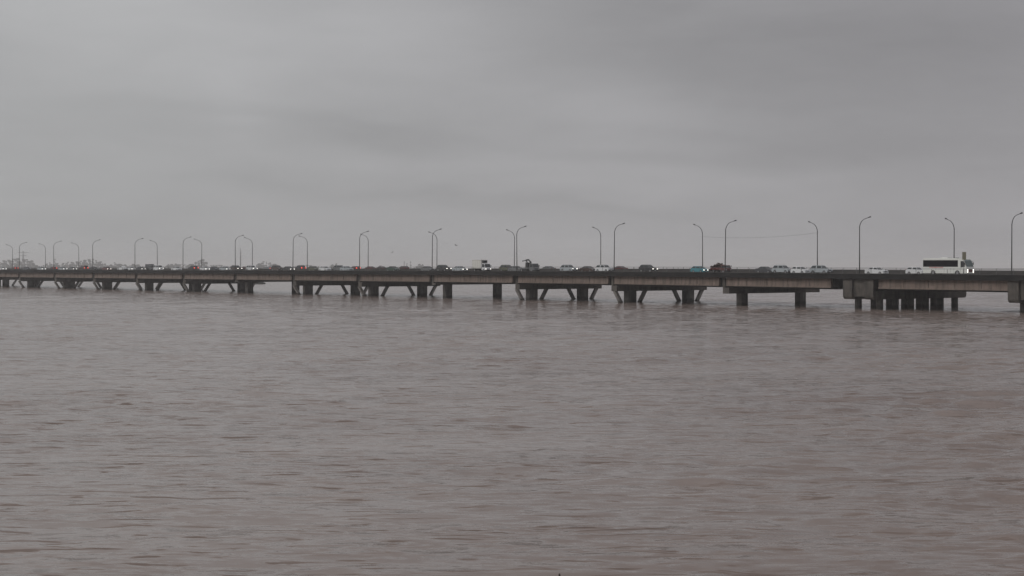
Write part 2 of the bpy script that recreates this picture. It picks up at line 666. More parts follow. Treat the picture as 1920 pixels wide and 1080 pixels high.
for t in range(T0, T1):
    s0, s1 = t * SPAN, (t + 1) * SPAN
    z0, z1 = deckz(s0), deckz(s1)

    def seg(mbq, y0, y1, a0, a1, ya=None, e0=0.0, e1=0.0):
        """a bar following the deck: across y0..y1, from a0 to a1 relative to the deck level"""
        zz0 = z0 + (z1 - z0) * e0 / SPAN
        zz1 = z1 - (z1 - z0) * e1 / SPAN
        A, B = s0 + e0, s1 - e1
        return mbq.hexa([(A, y0, zz0 + a0), (B, y0, zz1 + a0), (B, y1, zz1 + a0), (A, y1, zz0 + a0)],
                        [(A, y0, zz0 + a1), (B, y0, zz1 + a1), (B, y1, zz1 + a1), (A, y1, zz0 + a1)])
    seg(MB(), VN + .35, VF - .35, -.32, 0).build('deck_slab', M['asphalt'], bridge)
    # edge beams with a thin drip lip, near and far
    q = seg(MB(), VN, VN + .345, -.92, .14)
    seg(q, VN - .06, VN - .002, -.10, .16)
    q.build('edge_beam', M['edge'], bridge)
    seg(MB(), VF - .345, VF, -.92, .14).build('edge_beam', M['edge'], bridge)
    q = seg(MB(), VN + .35, VN + .62, .003, .17)
    q.build('kerb', M['kerb'], bridge)
    seg(MB(), VF - .62, VF - .35, .003, .17).build('kerb', M['kerb'], bridge)
    # girders: outer ones pale with a bottom flange, inner ones behind
    gl = gap(t)[1]
    gr = gap(t + 1)[0]
    for j, (y0, y1) in enumerate(((.25, .75), (25.25, 25.75))):
        q = seg(MB(), y0, y1, -2.75, -.325, e0=gl, e1=gr)
        sg = -1 if j == 0 else 1
        ya, yb = (y0 - .16, y0 - .002) if j == 0 else (y1 + .002, y1 + .16)
        seg(q, ya, yb, -2.78, -2.52, e0=gl, e1=gr)
        seg(q, ya, yb, -.95, -.78, e0=gl, e1=gr)
        for m_ in range(1, 5):
            xx = s0 + gl + (s1 - gr - s0 - gl) * m_ / 5
            zz = deckz(xx)
            q.box(xx - .12, xx + .12, ya + .05, yb, zz - 2.515, zz - .955)
        q.build('outer_girder', M['girder'], bridge)
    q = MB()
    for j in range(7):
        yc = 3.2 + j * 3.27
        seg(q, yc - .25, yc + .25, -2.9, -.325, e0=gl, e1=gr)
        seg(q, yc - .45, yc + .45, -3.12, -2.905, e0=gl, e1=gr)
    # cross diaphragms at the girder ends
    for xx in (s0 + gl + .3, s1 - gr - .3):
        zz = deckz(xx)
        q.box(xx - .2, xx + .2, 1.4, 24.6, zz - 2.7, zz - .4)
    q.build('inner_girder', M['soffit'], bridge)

    # median barrier, far parapet
    q = seg(MB(), 12.72, 13.28, .003, .38)
    seg(q, 12.86, 13.14, .385, .78)
    q.build('median_barrier', M['barrier'], bridge)
    q = seg(MB(), VF - .30, VF - .10, .145, .80)
    q.build('far_parapet', M['barrier'], bridge)
    # railings: posts and two rails
    for y, h, b in ((VN + .14, 1.12, .145), (VF - .2, 1.22, .805)):
        q = MB()
        for m_ in range(10):
            xx = s0 + 1.75 + 3.5 * m_
            zz = deckz(xx)
            q.box(xx - .03, xx + .03, y - .03, y + .03, zz + b, zz + h)
        seg(q, y - .03, y + .03, h + .003, h + .05)
        q.build('railing', M['rail'], bridge)
    # lane lines, 4 mm above the asphalt
    q = MB()
    for y in (.9, 12.1, 13.9, 25.0):
        seg(q, y - .06, y + .06, .002, .004)
    for y in (4.6, 8.3, 17.6, 21.3):
        for m_ in range(4):
            xx = s0 + 2 + m_ * 8.75
            zz = deckz(xx)
            zz2 = deckz(xx + 3)
            q.hexa([(xx, y - .06, zz + .002), (xx + 3, y - .06, zz2 + .002), (xx + 3, y + .06, zz2 + .002), (xx, y + .06, zz + .002)],
                   [(xx, y - .06, zz + .004), (xx + 3, y - .06, zz2 + .004), (xx + 3, y + .06, zz2 + .004), (xx, y + .06, zz + .004)])
    q.build('lane_marking', M['paint_line'], bridge)


def column(xc, yc, a, b, z1, parent, round_=False):
    q = MB()
    if round_:
        q.tube([(xc, yc, -4), (xc, yc, z1)], a / 2, 14)
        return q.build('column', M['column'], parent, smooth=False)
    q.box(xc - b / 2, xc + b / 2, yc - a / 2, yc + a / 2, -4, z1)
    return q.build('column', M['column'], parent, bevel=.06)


for t in range(T0, T1 + 1):
    s = t * SPAN + (1.75 if t == 12 else 4.0 if t == 13 else 1.2)
    dz = deckz(s)
    if t in SPECIAL:
        cap = MB()
        zt, zb = dz - .93, dz - 4.95
        for off in (-2.6, 2.6):
            pr = []
            y0, y1 = -.35, 31.6
            # end elevation with rounded lower corners, high at the ends
            rr = .75
            arcs = [(y0, zt), (y0, zb + rr)]
            for k in range(1, 6):
                a = math.pi / 2 * k / 5
                arcs.append((y0 + rr - rr * math.cos(a), zb + rr - rr * math.sin(a)))
            for k in range(0, 6):
                a = math.pi / 2 * k / 5
                arcs.append((y1 - rr + rr * math.sin(a), zb + rr - rr * math.cos(a)))
            arcs += [(y1, zt - 2.2), (.2, zt - 2.4), (.2, zt)]
            nA = len(arcs)
            xa, xb = s + off - 1.1, s + off + 1.1
            cap.add([(xa, y, z) for y, z in arcs] + [(xb, y, z) for y, z in arcs],
                    [tuple(range(nA)), tuple(range(2 * nA - 1, nA - 1, -1))] +
                    [(i, i + nA, (i + 1) % nA + nA, (i + 1) % nA) for i in range(nA)])
        cap.box(s - 1.49, s + 1.49, .2, 27.2, dz - 4.4, dz - .95)
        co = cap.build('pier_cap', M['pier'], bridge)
        for off in (-2.6, 2.6):
            for j in range(6):
                column(s + off, 3.2 + 5.15 * j, 1.4, 1.4, zb, co, True)
        continue
    thin = t in THIN
    zb = dz - (3.6 if thin else 4.45)
    cap = MB()
    wide = t in (10, 11)
    cap.box(s - .9, s + .9, .1, 31.0 if wide else 28.4, zb, dz - 3.13)
    # upstand between the girder ends
    cap.box(s - 1.35, s - .6, .5, 25.5, dz - 3.128, dz - .6)
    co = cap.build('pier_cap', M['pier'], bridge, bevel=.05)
    st = t not in NOSTRUT
    a, b = (2.6, 1.7) if st else (2.15, 1.5)
    for yc in ((5.4, 25.2) if wide else (4.8, 22.3)):
        column(s, yc, a, b, zb, co)
        if st:
            for sg in (-1, 1):
                q = MB()
                yt, yb_ = yc + sg * 4.9, yc + sg * 3.1
                top, bot = zb, -3.0
                yb2 = yt + (yb_ - yt) * (top - bot) / (top - 0)
                q.hexa([(s - .4, yb2 - .42, bot), (s + .4, yb2 - .42, bot), (s + .4, yb2 + .42, bot), (s - .4, yb2 + .42, bot)],
                       [(s - .4, yt - .42, top), (s + .4, yt - .42, top), (s + .4, yt + .42, top), (s - .4, yt + .42, top)])
                q.build('raked_strut', M['strut'], co)

# ------------------------------------------------------------------ lamp posts
def make_lamp():
    root = empty('street_lamp')
    q = MB()
    q.box(-.2, .2, -.2, .2, 0, .06)
    q.tube([(0, 0, .06), (0, 0, 1.0)], .13, 10)
    q.build('base', M['galv'], root)
    MB().tube([(0, 0, 1.0), (0, 0, 9.2)], [.11, .085], 10).build('pole', M['galv'], root, smooth=True)
    pts = [(0, 0, 9.2)]
    for k in range(1, 10):
        a = R(82) * k / 9
        pts.append((0, 2.35 * (1 - math.cos(a)), 9.2 + 2.05 * math.sin(a)))
    pts.append((0, 2.45, 11.36))
    arm = MB().tube(pts, [.085 - .004 * i for i in range(len(pts))], 8)
    arm.build('arm', M['galv'], root, smooth=True)
    h = MB()
    y0, y1, z0 = 2.4, 3.2, 11.36
    h.hexa([(-.08, y0, z0 - .06), (.08, y0, z0 - .06), (.17, y1, z0 + .10), (-.17, y1, z0 + .10)],
           [(-.06, y0, z0 + .06), (.06, y0, z0 + .06), (.12, y1 - .05, z0 + .32), (-.12, y1 - .05, z0 + .32)])
    ho = h.build('lamp_head', M['lamp_head'], root, bevel=.03)
    MB().hexa([(-.12, y0 + .3, z0 - .10 + .07), (.12, y0 + .3, z0 - .03), (.14, y1 - .06, z0 + .055), (-.14, y1 - .06, z0 + .055)],
              [(-.11, y0 + .3, z0 + .01), (.11, y0 + .3, z0 + .01), (.13, y1 - .06, z0 + .10), (-.13, y1 - .06, z0 + .10)]).build('lens', M['lens'], ho)
    return root


ORD = ['rightmost', 'second from the right', 'third from the right', 'fourth from the right', 'fifth from the right',
       'sixth from the right', 'seventh from the right', 'eighth from the right', 'seventh from the left',
       'sixth from the left', 'fifth from the left', 'fourth from the left', 'third from the left', 'second from the left', 'leftmost']
proto = make_lamp()
index_kids(proto)
used = [False]


def lamp(px, v, flip, label, group):
    o = proto if not used[0] else copy_tree(proto)
    used[0] = True
    s = station(px, v)
    p = world(s, v, deckz(s) + .003 + .17 * 0)
    o.location = p
    o.rotation_euler = (random.uniform(-.012, .012), random.uniform(-.01, .01), TH + (math.pi if flip else 0) + random.uniform(-.1, .1))
    tag(o, label, 'street lamp', group)
    return o


NEAR = [1896, 1611, 1359, 1151, 969, 810, 674, 549, 441, 343, 253, 174, 101, 36]
FAR = [1788, 1532, 1317, 1126, 964, 819, 690, 576, 473, 378, 295, 148, 85, 23]
random.seed(3)
for i, px in enumerate(NEAR):
    where = ORD[i] if i < 7 else ORD[14 - (len(NEAR) - 1 - i)]
    lamp(px, 0.02, False, 'near-edge lamp post, arm curving right, %s of its row' % where, 'lamp posts along the near edge of the bridge')
for i, px in enumerate(FAR):
    where = ORD[i] if i < 7 else ORD[14 - (len(FAR) - 1 - i)]
    lamp(px, 26.0, True, 'far-edge lamp post, arm curving left, %s of its row' % where, 'lamp posts along the far edge of the bridge')

# cable slung between two far lamp posts
sa, sb = station(1532, 26), station(1317, 26)
pa, pb = world(sa, 25.9, 8.4 + 64 / 8.3), world(sb, 25.9, 8.4 + 57 / 7.7)
pts = []
for k in range(25):
    f = k / 24
    p = pa.lerp(pb, f)
    p.z -= .9 * 4 * f * (1 - f) * .75
    pts.append(p)
tag(MB().tube(pts, .016, 5).build('cable', M['cable']), 'thin sagging black cable slung between two far-edge lamp posts', 'cable')


# ------------------------------------------------------------------ vehicles
def wheel(root, x, y, r=.32, wd=.2):
    s = 1 if y > 0 else -1
    w_ = MB().tube([(x, y - wd / 2, r), (x, y + wd / 2, r)], r, 16).build('wheel', M['tyre'], root)
    MB().tube([(x, y + s * (wd / 2 + .001), r), (x, y + s * (wd / 2 + .014), r)], r * .62, 12).build('rim', M['rim'], w_)
    return w_


def arch_profile(top, x_axles, r, zb, x0, x1):
    """closed side outline: given top line (from front to rear), bottom with wheel arches"""
    pts = list(top)
    pts.append((x0, zb))
    for xa in sorted(x_axles):
        for k in range(7):
            a = math.pi - math.pi * k / 6
            pts.append((xa + r * math.cos(a), max(zb, zb + r * 1.05 * math.sin(a))))
    pts.append((x1, zb))
    return pts


SPEC = {
    # length, width, height, bonnet z, belt z, front glass base x, roof front x, roof rear x, rear glass base x, tail z
    'sedan': (4.5, 1.76, 1.45, .86, .93, 1.05, .35, -.95, -1.62, 1.02),
    'hatchback': (3.9, 1.68, 1.5, .88, .96, 1.0, .38, -1.35, -1.82, 1.0),
    'station wagon': (4.6, 1.76, 1.48, .86, .95, 1.05, .35, -1.75, -2.2, 1.0),
    'suv': (4.6, 1.85, 1.75, 1.05, 1.12, 1.05, .45, -1.8, -2.18, 1.12),
    'minivan': (4.6, 1.85, 1.95, 1.05, 1.15, 1.65, 1.0, -2.1, -2.26, 1.15),
}
CACHE = {}


def make_car(kind, paint, lit):
    Ln, W, H, zb, zbelt, xg, xr, xr2, xg2, zt = SPEC[kind]
    nm = {'suv': 'suv', 'sedan': 'sedan_car', 'hatchback': 'hatchback_car', 'station wagon': 'station_wagon', 'minivan': 'minivan'}[kind]
    root = empty(nm)
    hl = Ln / 2
    P = M['paint_' + paint]
    ax = (hl - .82, -hl + .85)
    r = .36 if kind in ('suv',) else .31
    lo = .22 if kind != 'suv' else .30
    top = [(hl, .45), (hl - .03, zb - .18), (hl - .14, zb - .06), (xg + .1, zbelt - .01), (xg, zbelt), (xg2, zt), (-hl + .06, zt - .04), (-hl, zt - .3), (-hl + .02, .45)]
    prof = arch_profile(top, ax, r + .05, lo, -hl + .1, hl - .1)
    MB().prism(prof, -W / 2, W / 2).build('body', P, root, bevel=0)
    # cabin: pillars and roof, narrower at the top
    wi, wt = W / 2 - .04, W / 2 - .24
    e = .05
    q = MB()
    q.hexa([(xg2 + e, -wi, zt - .002), (xg - e, -wi, zbelt - .002), (xg - e, wi, zbelt - .002), (xg2 + e, wi, zt - .002)],
           [(xr2, -wt, H - .05), (xr, -wt, H - .05), (xr, wt, H - .05), (xr2, wt, H - .05)])
    q.hexa([(xr2, -wt, H - .05), (xr, -wt, H - .05), (xr, wt, H - .05), (xr2, wt, H - .05)],
           [(xr2 + .12, -wt + .1, H), (xr - .12, -wt + .1, H), (xr - .12, wt - .1, H), (xr2 + .12, wt - .1, H)])
    q.build('roof', P, root)

    def lerp(a, b, f):
        return tuple(a[i] + (b[i] - a[i]) * f for i in range(3))

    def pane(name, A, B, Cc, D, nrm, inset=.1):
        """A,B bottom; Cc,D top (above B, A)"""
        a = lerp(A, D, inset)
        b = lerp(B, Cc, inset)
        c = lerp(B, Cc, 1 - inset * .8)
        d = lerp(A, D, 1 - inset * .8)
        a, b = lerp(a, b, .05), lerp(a, b, .95)
        d, c = lerp(d, c, .05), lerp(d, c, .95)
        o = Vector(nrm) * .012
        vs = [tuple(Vector(p_) + o) for p_ in (a, b, c, d)] + [tuple(Vector(p_) - o * .5) for p_ in (a, b, c, d)]
        MB().add(vs, [(0, 1, 2, 3), (7, 6, 5, 4), (0, 4, 5, 1), (1, 5, 6, 2), (2, 6, 7, 3), (3, 7, 4, 0)]).build(name, M['glass'], root)
    b0, b1 = (xg2 + e, zt), (xg - e, zbelt)
    t0, t1 = (xr2, H - .05), (xr, H - .05)
    xm_b, xm_t = (b0[0] + b1[0]) / 2, (t0[0] + t1[0]) / 2
    zm = (zt + zbelt) / 2
    for sg in (-1, 1):
        pane('side_window', (xm_b + .05, sg * wi, zm), (b1[0], sg * wi, zbelt), (t1[0], sg * wt, H - .05), (xm_t + .05, sg * wt, H - .05), (0, sg, .3))
        pane('side_window', (b0[0], sg * wi, zt), (xm_b - .05, sg * wi, zm), (xm_t - .05, sg * wt, H - .05), (t0[0], sg * wt, H - .05), (0, sg, .3))
    pane('windscreen', (b1[0], -wi, zbelt), (b1[0], wi, zbelt), (t1[0], wt, H - .05), (t1[0], -wt, H - .05), (.8, 0, .5))
    pane('rear_window', (b0[0], -wi, zt), (b0[0], wi, zt), (t0[0], wt, H - .05), (t0[0], -wt, H - .05), (-.9, 0, .3))
    for xa in ax:
        for sg in (-1, 1):
            wheel(root, xa, sg * (W / 2 - .11), r)
    for sg in (-1, 1):
        MB().box(hl - .10, hl + .012, sg * (W / 2 - .22) - .17, sg * (W / 2 - .22) + .17, zb - .33, zb - .17).build('headlight', M['head_on' if lit == 'head' else 'head_off'], root)
        MB().box(-hl - .012, -hl + .1, sg * (W / 2 - .2) - .15, sg * (W / 2 - .2) + .15, zt - .36, zt - .12 + (.22 if kind in ('suv', 'minivan', 'hatchback', 'station wagon') else 0)).build('tail_light', M['tail_on' if lit == 'tail' else 'tail_off'], root)
        MB().box(xg - .25, xg - .08, sg * (W / 2 + .06) - .07, sg * (W / 2 + .06) + .07, zbelt + .02, zbelt + .15).build('wing_mirror', P, root)
    MB().box(hl - .05, hl + .02, -.45, .45, zb - .36, zb - .2).build('grille', M['trim'], root)
    q = MB().box(hl - .08, hl + .05, -W / 2 + .05, W / 2 - .05, lo + .02, lo + .22)
    q.build('bumper', M['trim'] if kind == 'suv' else P, root)
    MB().box(-hl - .05, -hl + .08, -W / 2 + .05, W / 2 - .05, lo + .04, lo + .26).build('bumper', M['trim'] if kind == 'suv' else P, root)
    MB().box(hl + .051, hl + .06, -.26, .26, lo + .08, lo + .19).build('number_plate', M['plate'], root)
    MB().box(-hl - .06, -hl - .051, -.26, .26, lo + .1, lo + .21).build('number_plate', M['plate'], root)
    if kind == 'suv':
        for sg in (-1, 1):
            MB().tube([(xr - .2, sg * (wt - .12), H + .05), (xr2 + .25, sg * (wt - .12), H + .05)], .02, 6).build('roof_rail', M['trim'], root)
    return root


def place(root, px, v, rev, label, cat, group='vehicles queuing across the bridge'):
    s = station(px, v)
    p = world(s, v, deckz(s) + .004)
    root.location = p
    slope = (deckz(s + 2) - deckz(s - 2)) / 4
    root.rotation_euler = (0, math.atan(slope) if rev else -math.atan(slope), TH + (math.pi if rev else 0))
    tag(root, label, cat, group)
    SP.append((s, v, label))


SP = []


def car(px, v, kind, paint, lit, label, rev=False):
    key = (kind, paint, lit)
    if key not in CACHE:
        r_ = make_car(kind, paint, lit)
        index_kids(r_)
        CACHE[key] = r_
    else:
        r_ = copy_tree(CACHE[key])
    place(r_, px, v, rev, label, {'suv': 'suv'}.get(kind, 'car' if kind != 'minivan' else 'van'))
    return r_


N1, N2, N3, F1, F2, F3 = 2.7, 6.4, 10.1, 15.8, 19.4, 23.1
cars = [
    (5, N2, 'sedan', 'white', 'head', 'white car with lit headlights at the left edge of the photo'),
    (28, F1, 'hatchback', 'maroon', 'tail', 'dark red hatchback with lit tail lights, leftmost red vehicle'),
    (50, N3, 'sedan', 'dark', '', 'dark saloon car between the red hatchback and a silver car'),
    (78, N1, 'sedan', 'silver', 'head', 'silver saloon car with lit headlights, near lane, left part of bridge'),
    (100, F1, 'hatchback', 'red', 'tail', 'small red hatchback beside the second near-edge lamp from left'),
    (118, N2, 'station wagon', 'silver', 'head', 'silver estate car with lit headlights just right of the small red hatchback'),
    (136, N1, 'sedan', 'grey', 'head', 'grey saloon car with lit headlights behind a silver estate'),
    (157, F1, 'minivan', 'red', 'tail', 'red minivan with lit tail lights in the far lanes'),
    (176, N3, 'sedan', 'black', '', 'black saloon car right of the red minivan'),
    (200, N2, 'sedan', 'maroon', 'head', 'dark red saloon car with lit headlights, left of a white pickup'),
    (246, N2, 'hatchback', 'white', 'head', 'white hatchback just right of the white pickup'),
    (264, N3, 'sedan', 'dark', 'head', 'dark saloon car with lit headlights left of the white minivan'),
    (297, N2, 'minivan', 'white', 'head', 'tall white minivan with lit headlights near a far lamp post'),
    (331, N1, 'sedan', 'white', '', 'low white saloon car right of the tall white minivan'),
    (362, F1, 'suv', 'dark', 'tail', 'dark off-roader with lit red tail lights in the far lanes'),
    (384, N1, 'hatchback', 'white', 'head', 'white hatchback with lit headlights right of the dark off-roader'),
    (402, N3, 'sedan', 'dark', '', 'low dark saloon car left of a silver estate with lights on'),
    (422, N2, 'station wagon', 'silver', 'head', 'silver estate car with lights on, left of a brown off-roader'),
    (443, N1, 'suv', 'brown', 'head', 'brown off-roader beneath the far thin mast'),
    (459, F1, 'sedan', 'red', 'tail', 'red saloon car with lit tail lights behind the brown off-roader'),
    (472, N2, 'suv', 'white', 'head', 'white off-roader with lights on beneath a far-edge lamp'),
    (503, F1, 'sedan', 'silver', 'tail', 'silver saloon car with lit tail lights in front of bare trees'),
    (520, N2, 'suv', 'brown', '', 'brown off-roader with lights off beside a silver saloon'),
    (541, N1, 'sedan', 'black', 'head', 'black saloon car with lights on left of a near-edge lamp post'),
    (562, F1, 'suv', 'dark', 'tail', 'dark off-roader with bright tail lights between two lamp posts'),
    (588, N2, 'hatchback', 'olive', '', 'small olive green hatchback left of a white saloon'),
    (609, N1, 'sedan', 'white', '', 'white saloon car right of the olive hatchback'),
    (637, N3, 'suv', 'grey', '', 'grey off-roader behind a silver estate car'),
    (650, N1, 'station wagon', 'silver', '', 'silver estate car in the near lane left of a dark red hatchback'),
    (665, F1, 'hatchback', 'maroon', 'tail', 'dark red hatchback with lit tail lights right of a silver estate'),
    (693, F2, 'sedan', 'maroon', '', 'dark red saloon car mostly hidden by the median, beside lamp pair'),
    (714, F3, 'sedan', 'brown', '', 'brown saloon car on the far side, left of a green saloon'),
    (737, N3, 'sedan', 'green', '', 'dark green saloon car left of the red hatchback'),
    (756, F1, 'hatchback', 'red', '', 'bright red hatchback right of the dark green saloon'),
    (802, N3, 'sedan', 'grey', '', 'grey saloon car behind a close pair of lamp posts'),
    (832, N2, 'suv', 'black', 'head', 'black off-roader with lit headlights right of the lamp pair'),
    (862, N1, 'sedan', 'silver', 'head', 'silver saloon car with lit headlights left of the box truck'),
    (951, N3, 'suv', 'olive', '', 'olive off-roader between the box truck and crane truck'),
    (968, N2, 'station wagon', 'grey', '', 'grey estate car just left of the crane truck'),
    (1027, F1, 'sedan', 'grey', '', 'grey saloon car in the far lanes right of the crane truck'),
    (1066, N2, 'suv', 'silver', 'head', 'silver off-roader with two bright headlights'),
    (1103, N3, 'sedan', 'brown', '', 'brown saloon car between a silver and a white off-roader'),
    (1133, N1, 'suv', 'white', '', 'white off-roader in the near lane right of the brown saloon'),
    (1161, F2, 'sedan', 'maroon', '', 'dark red saloon car in the far lanes right of a white off-roader'),
    (1215, N2, 'suv', 'black', 'head', 'black off-roader with lights on, alone between two lamp pairs'),
    (1311, N1, 'hatchback', 'teal', 'head', 'teal blue hatchback with lights on, left of the red truck'),
    (1435, N3, 'sedan', 'dark', '', 'dark saloon car leading a cluster of pale cars from the left'),
    (1467, N2, 'suv', 'silver', '', 'silver off-roader left of a white hatchback'),
    (1500, N1, 'hatchback', 'white', '', 'white hatchback between two silver off-roaders'),
    (1539, N2, 'suv', 'silver', '', 'silver off-roader right of the white hatchback, under a far-edge lamp'),
    (1643, N1, 'sedan', 'white', '', 'white saloon car alone above the wide pier with many columns'),
    (1717, N3, 'hatchback', 'white', '', 'white hatchback just behind the coach'),
]
for px, v, kind, paint, lit, label in cars:
    car(px, v, kind, paint, lit, label, rev=v > 13)


def truck_base(name, Ln, W, cab_len, cabH, paint, lit, wr=.38):
    """small lorry: chassis, cab, windscreen, doors, lights, wheels; front at +x"""
    root = empty(name)
    hl = Ln / 2
    P = M['paint_' + paint]
    q = MB()
    for sg in (-1, 1):
        q.box(-hl, hl - .5, sg * .4 - .05, sg * .4 + .05, .5, .66)
    q.box(-hl, -hl + .1, -W / 2 + .1, W / 2 - .1, .42, .62)
    q.build('chassis', M['trim'], root)
    xb = hl - cab_len
    prof = [(hl, .35), (hl + .02, .95), (hl - .08, 1.12), (hl - .42, cabH - .08), (hl - .55, cabH), (xb + .06, cabH), (xb, cabH - .1), (xb, .4)]
    MB().prism(prof, -W / 2, W / 2).build('cab', P, root, bevel=.02)
    g = MB()
    a = Vector((hl - .08, 0, 1.12))
    b = Vector((hl - .42, 0, cabH - .08))
    A, B = a.lerp(b, .08), a.lerp(b, .92)
    g.add([(A.x + .015, -W / 2 + .12, A.z), (A.x + .015, W / 2 - .12, A.z), (B.x + .015, W / 2 - .16, B.z), (B.x + .015, -W / 2 + .16, B.z),
           (A.x - .01, -W / 2 + .12, A.z), (A.x - .01, W / 2 - .12, A.z), (B.x - .01, W / 2 - .16, B.z), (B.x - .01, -W / 2 + .16, B.z)],
          [(0, 1, 2, 3), (7, 6, 5, 4), (0, 4, 5, 1), (1, 5, 6, 2), (2, 6, 7, 3), (3, 7, 4, 0)])
    g.build('windscreen', M['glass'], root)
    for sg in (-1, 1):
        g = MB().prism([(hl - .3, 1.15), (hl - .52, cabH - .16), (xb + .2, cabH - .16), (xb + .2, 1.15)], sg * (W / 2 + .004) - .006, sg * (W / 2 + .004) + .006)
        g.build('side_window', M['glass'], root)
        MB().box(hl - .04, hl + .035, sg * (W / 2 - .25) - .14, sg * (W / 2 - .25) + .14, .6, .78).build('headlight', M['head_on' if lit else 'head_off'], root)
        MB().box(-hl - .02, -hl - .001, sg * (W / 2 - .25) - .12, sg * (W / 2 - .25) + .12, .5, .6).build('tail_light', M['tail_off'], root)
        MB().box(hl - .28, hl - .2, sg * (W / 2 + .14) - .09, sg * (W / 2 + .14) + .09, 1.35, 1.65).build('wing_mirror', M['trim'], root)
    MB().box(hl - .06, hl + .06, -W / 2 + .04, W / 2 - .04, .3, .52).build('bumper', M['trim'], root)
    for xa in (hl - .75, -hl + .95):
        for sg in (-1, 1):
            wheel(root, xa, sg * (W / 2 - .12), wr, .24)
    return root


# box truck
r_ = truck_base('box_truck', 5.4, 2.05, 1.55, 2.15, 'white', True)
q = MB().box(-2.72, 1.05, -1.08, 1.08, .8, 3.1)
bx = q.build('cargo_box', M['canvas'], r_, bevel=.03)
q = MB()
for sg in (-1, 1):
    q.box(-2.72, 1.05, sg * 1.095 - .01, sg * 1.095 + .01, .84, .92)
    q.box(-2.72, 1.05, sg * 1.095 - .01, sg * 1.095 + .01, 2.98, 3.06)
    for k in range(6):
        x = -2.66 + k * .73
        q.box(x - .02, x + .02, sg * 1.092 - .009, sg * 1.092 + .009, .93, 2.97)
q.build('frame_strip', mat('strip_metal', (.3, .29, .27), .5), bx)
MB().box(1.06, 1.5, -.7, .7, 2.35, 2.95).build('cooling_unit', M['crane'], r_, bevel=.04)
place(r_, 903, N2, False, 'white box truck with a tall pale cargo box and low cab', 'truck')

# small dark lorry beside the minivan
r_ = truck_base('delivery_truck', 4.6, 1.9, 1.4, 2.0, 'grey', False)
MB().box(-2.3, .85, -.96, .96, .75, 2.35).build('cargo_box', M['paint_dark'], r_, bevel=.03)
place(r_, 282, N3, False, 'small dark box lorry immediately left of the tall white minivan', 'truck')

# crane truck with folded boom
r_ = truck_base('crane_truck', 5.4, 2.1, 1.5, 2.1, 'grey', False)
MB().box(-2.7, .9, -1.02, 1.02, .75, 1.05).build('flatbed', M['paint_grey'], r_, bevel=.02)
q = MB().tube([(.55, 0, 1.05), (.55, 0, 2.5)], .22, 10)
q.box(.2, .9, -.35, .35, 1.06, 1.5)
q.build('crane_mast', M['crane'], r_)
q = MB().tube([(.55, 0, 2.45), (-.3, 0, 3.05), (-1.2, 0, 2.95)], .2, 8)
q.tube([(-1.2, 0, 2.95), (-.7, 0, 2.2), (-.4, 0, 1.7)], .17, 8)
q.tube([(.55, .2, 1.8), (-.1, .2, 2.7)], .08, 6)
q.build('crane_boom', M['crane'], r_)
q = MB().tube([(-1.2, 0, 2.9), (-2.5, 0, 2.75)], [.13, .09], 8)
q.box(-2.6, -2.4, -.12, .12, 2.6, 2.85)
q.build('boom_tip', M['crane'], r_)
MB().box(-.9, .05, -.55, .5, 1.051, 2.35).build('crane_cabinet', M['crane'], r_, bevel=.08)
place(r_, 992, N1, False, 'grey flatbed truck carrying a dark folded crane boom', 'truck')

# red truck with a load of scrap
r_ = truck_base('loaded_truck', 4.6, 1.95, 1.35, 1.75, 'red', False, .34)
q = MB().box(-2.3, .9, -.95, .95, .68, .78)
for sg in (-1, 1):
    q.box(-2.3, .9, sg * .93 - .02, sg * .93 + .02, .781, 1.2)
q.box(-2.3, -2.26, -.9, .9, .781, 1.2)
q.build('truck_bed', M['paint_red'], r_)
random.seed(9)
q = MB()
for k in range(110):
    x, y, z = random.uniform(-2.0, .5), random.uniform(-.6, .6), random.uniform(.9, 2.1)
    z = min(z, 2.25 - abs(x + .5) * .6)
    dx, dy, dz = [random.uniform(-.5, .5) for _ in range(3)]
    q.tube([(x - dx, y - dy * .6, z - dz * .4), (x + dx, y + dy * .6, z + dz * .4)], random.uniform(.05, .16), 5)
q.build('scrap_load', M['load'], r_)
place(r_, 1351, N2, False, 'red truck with a heap of dark scrap above its bed', 'truck')

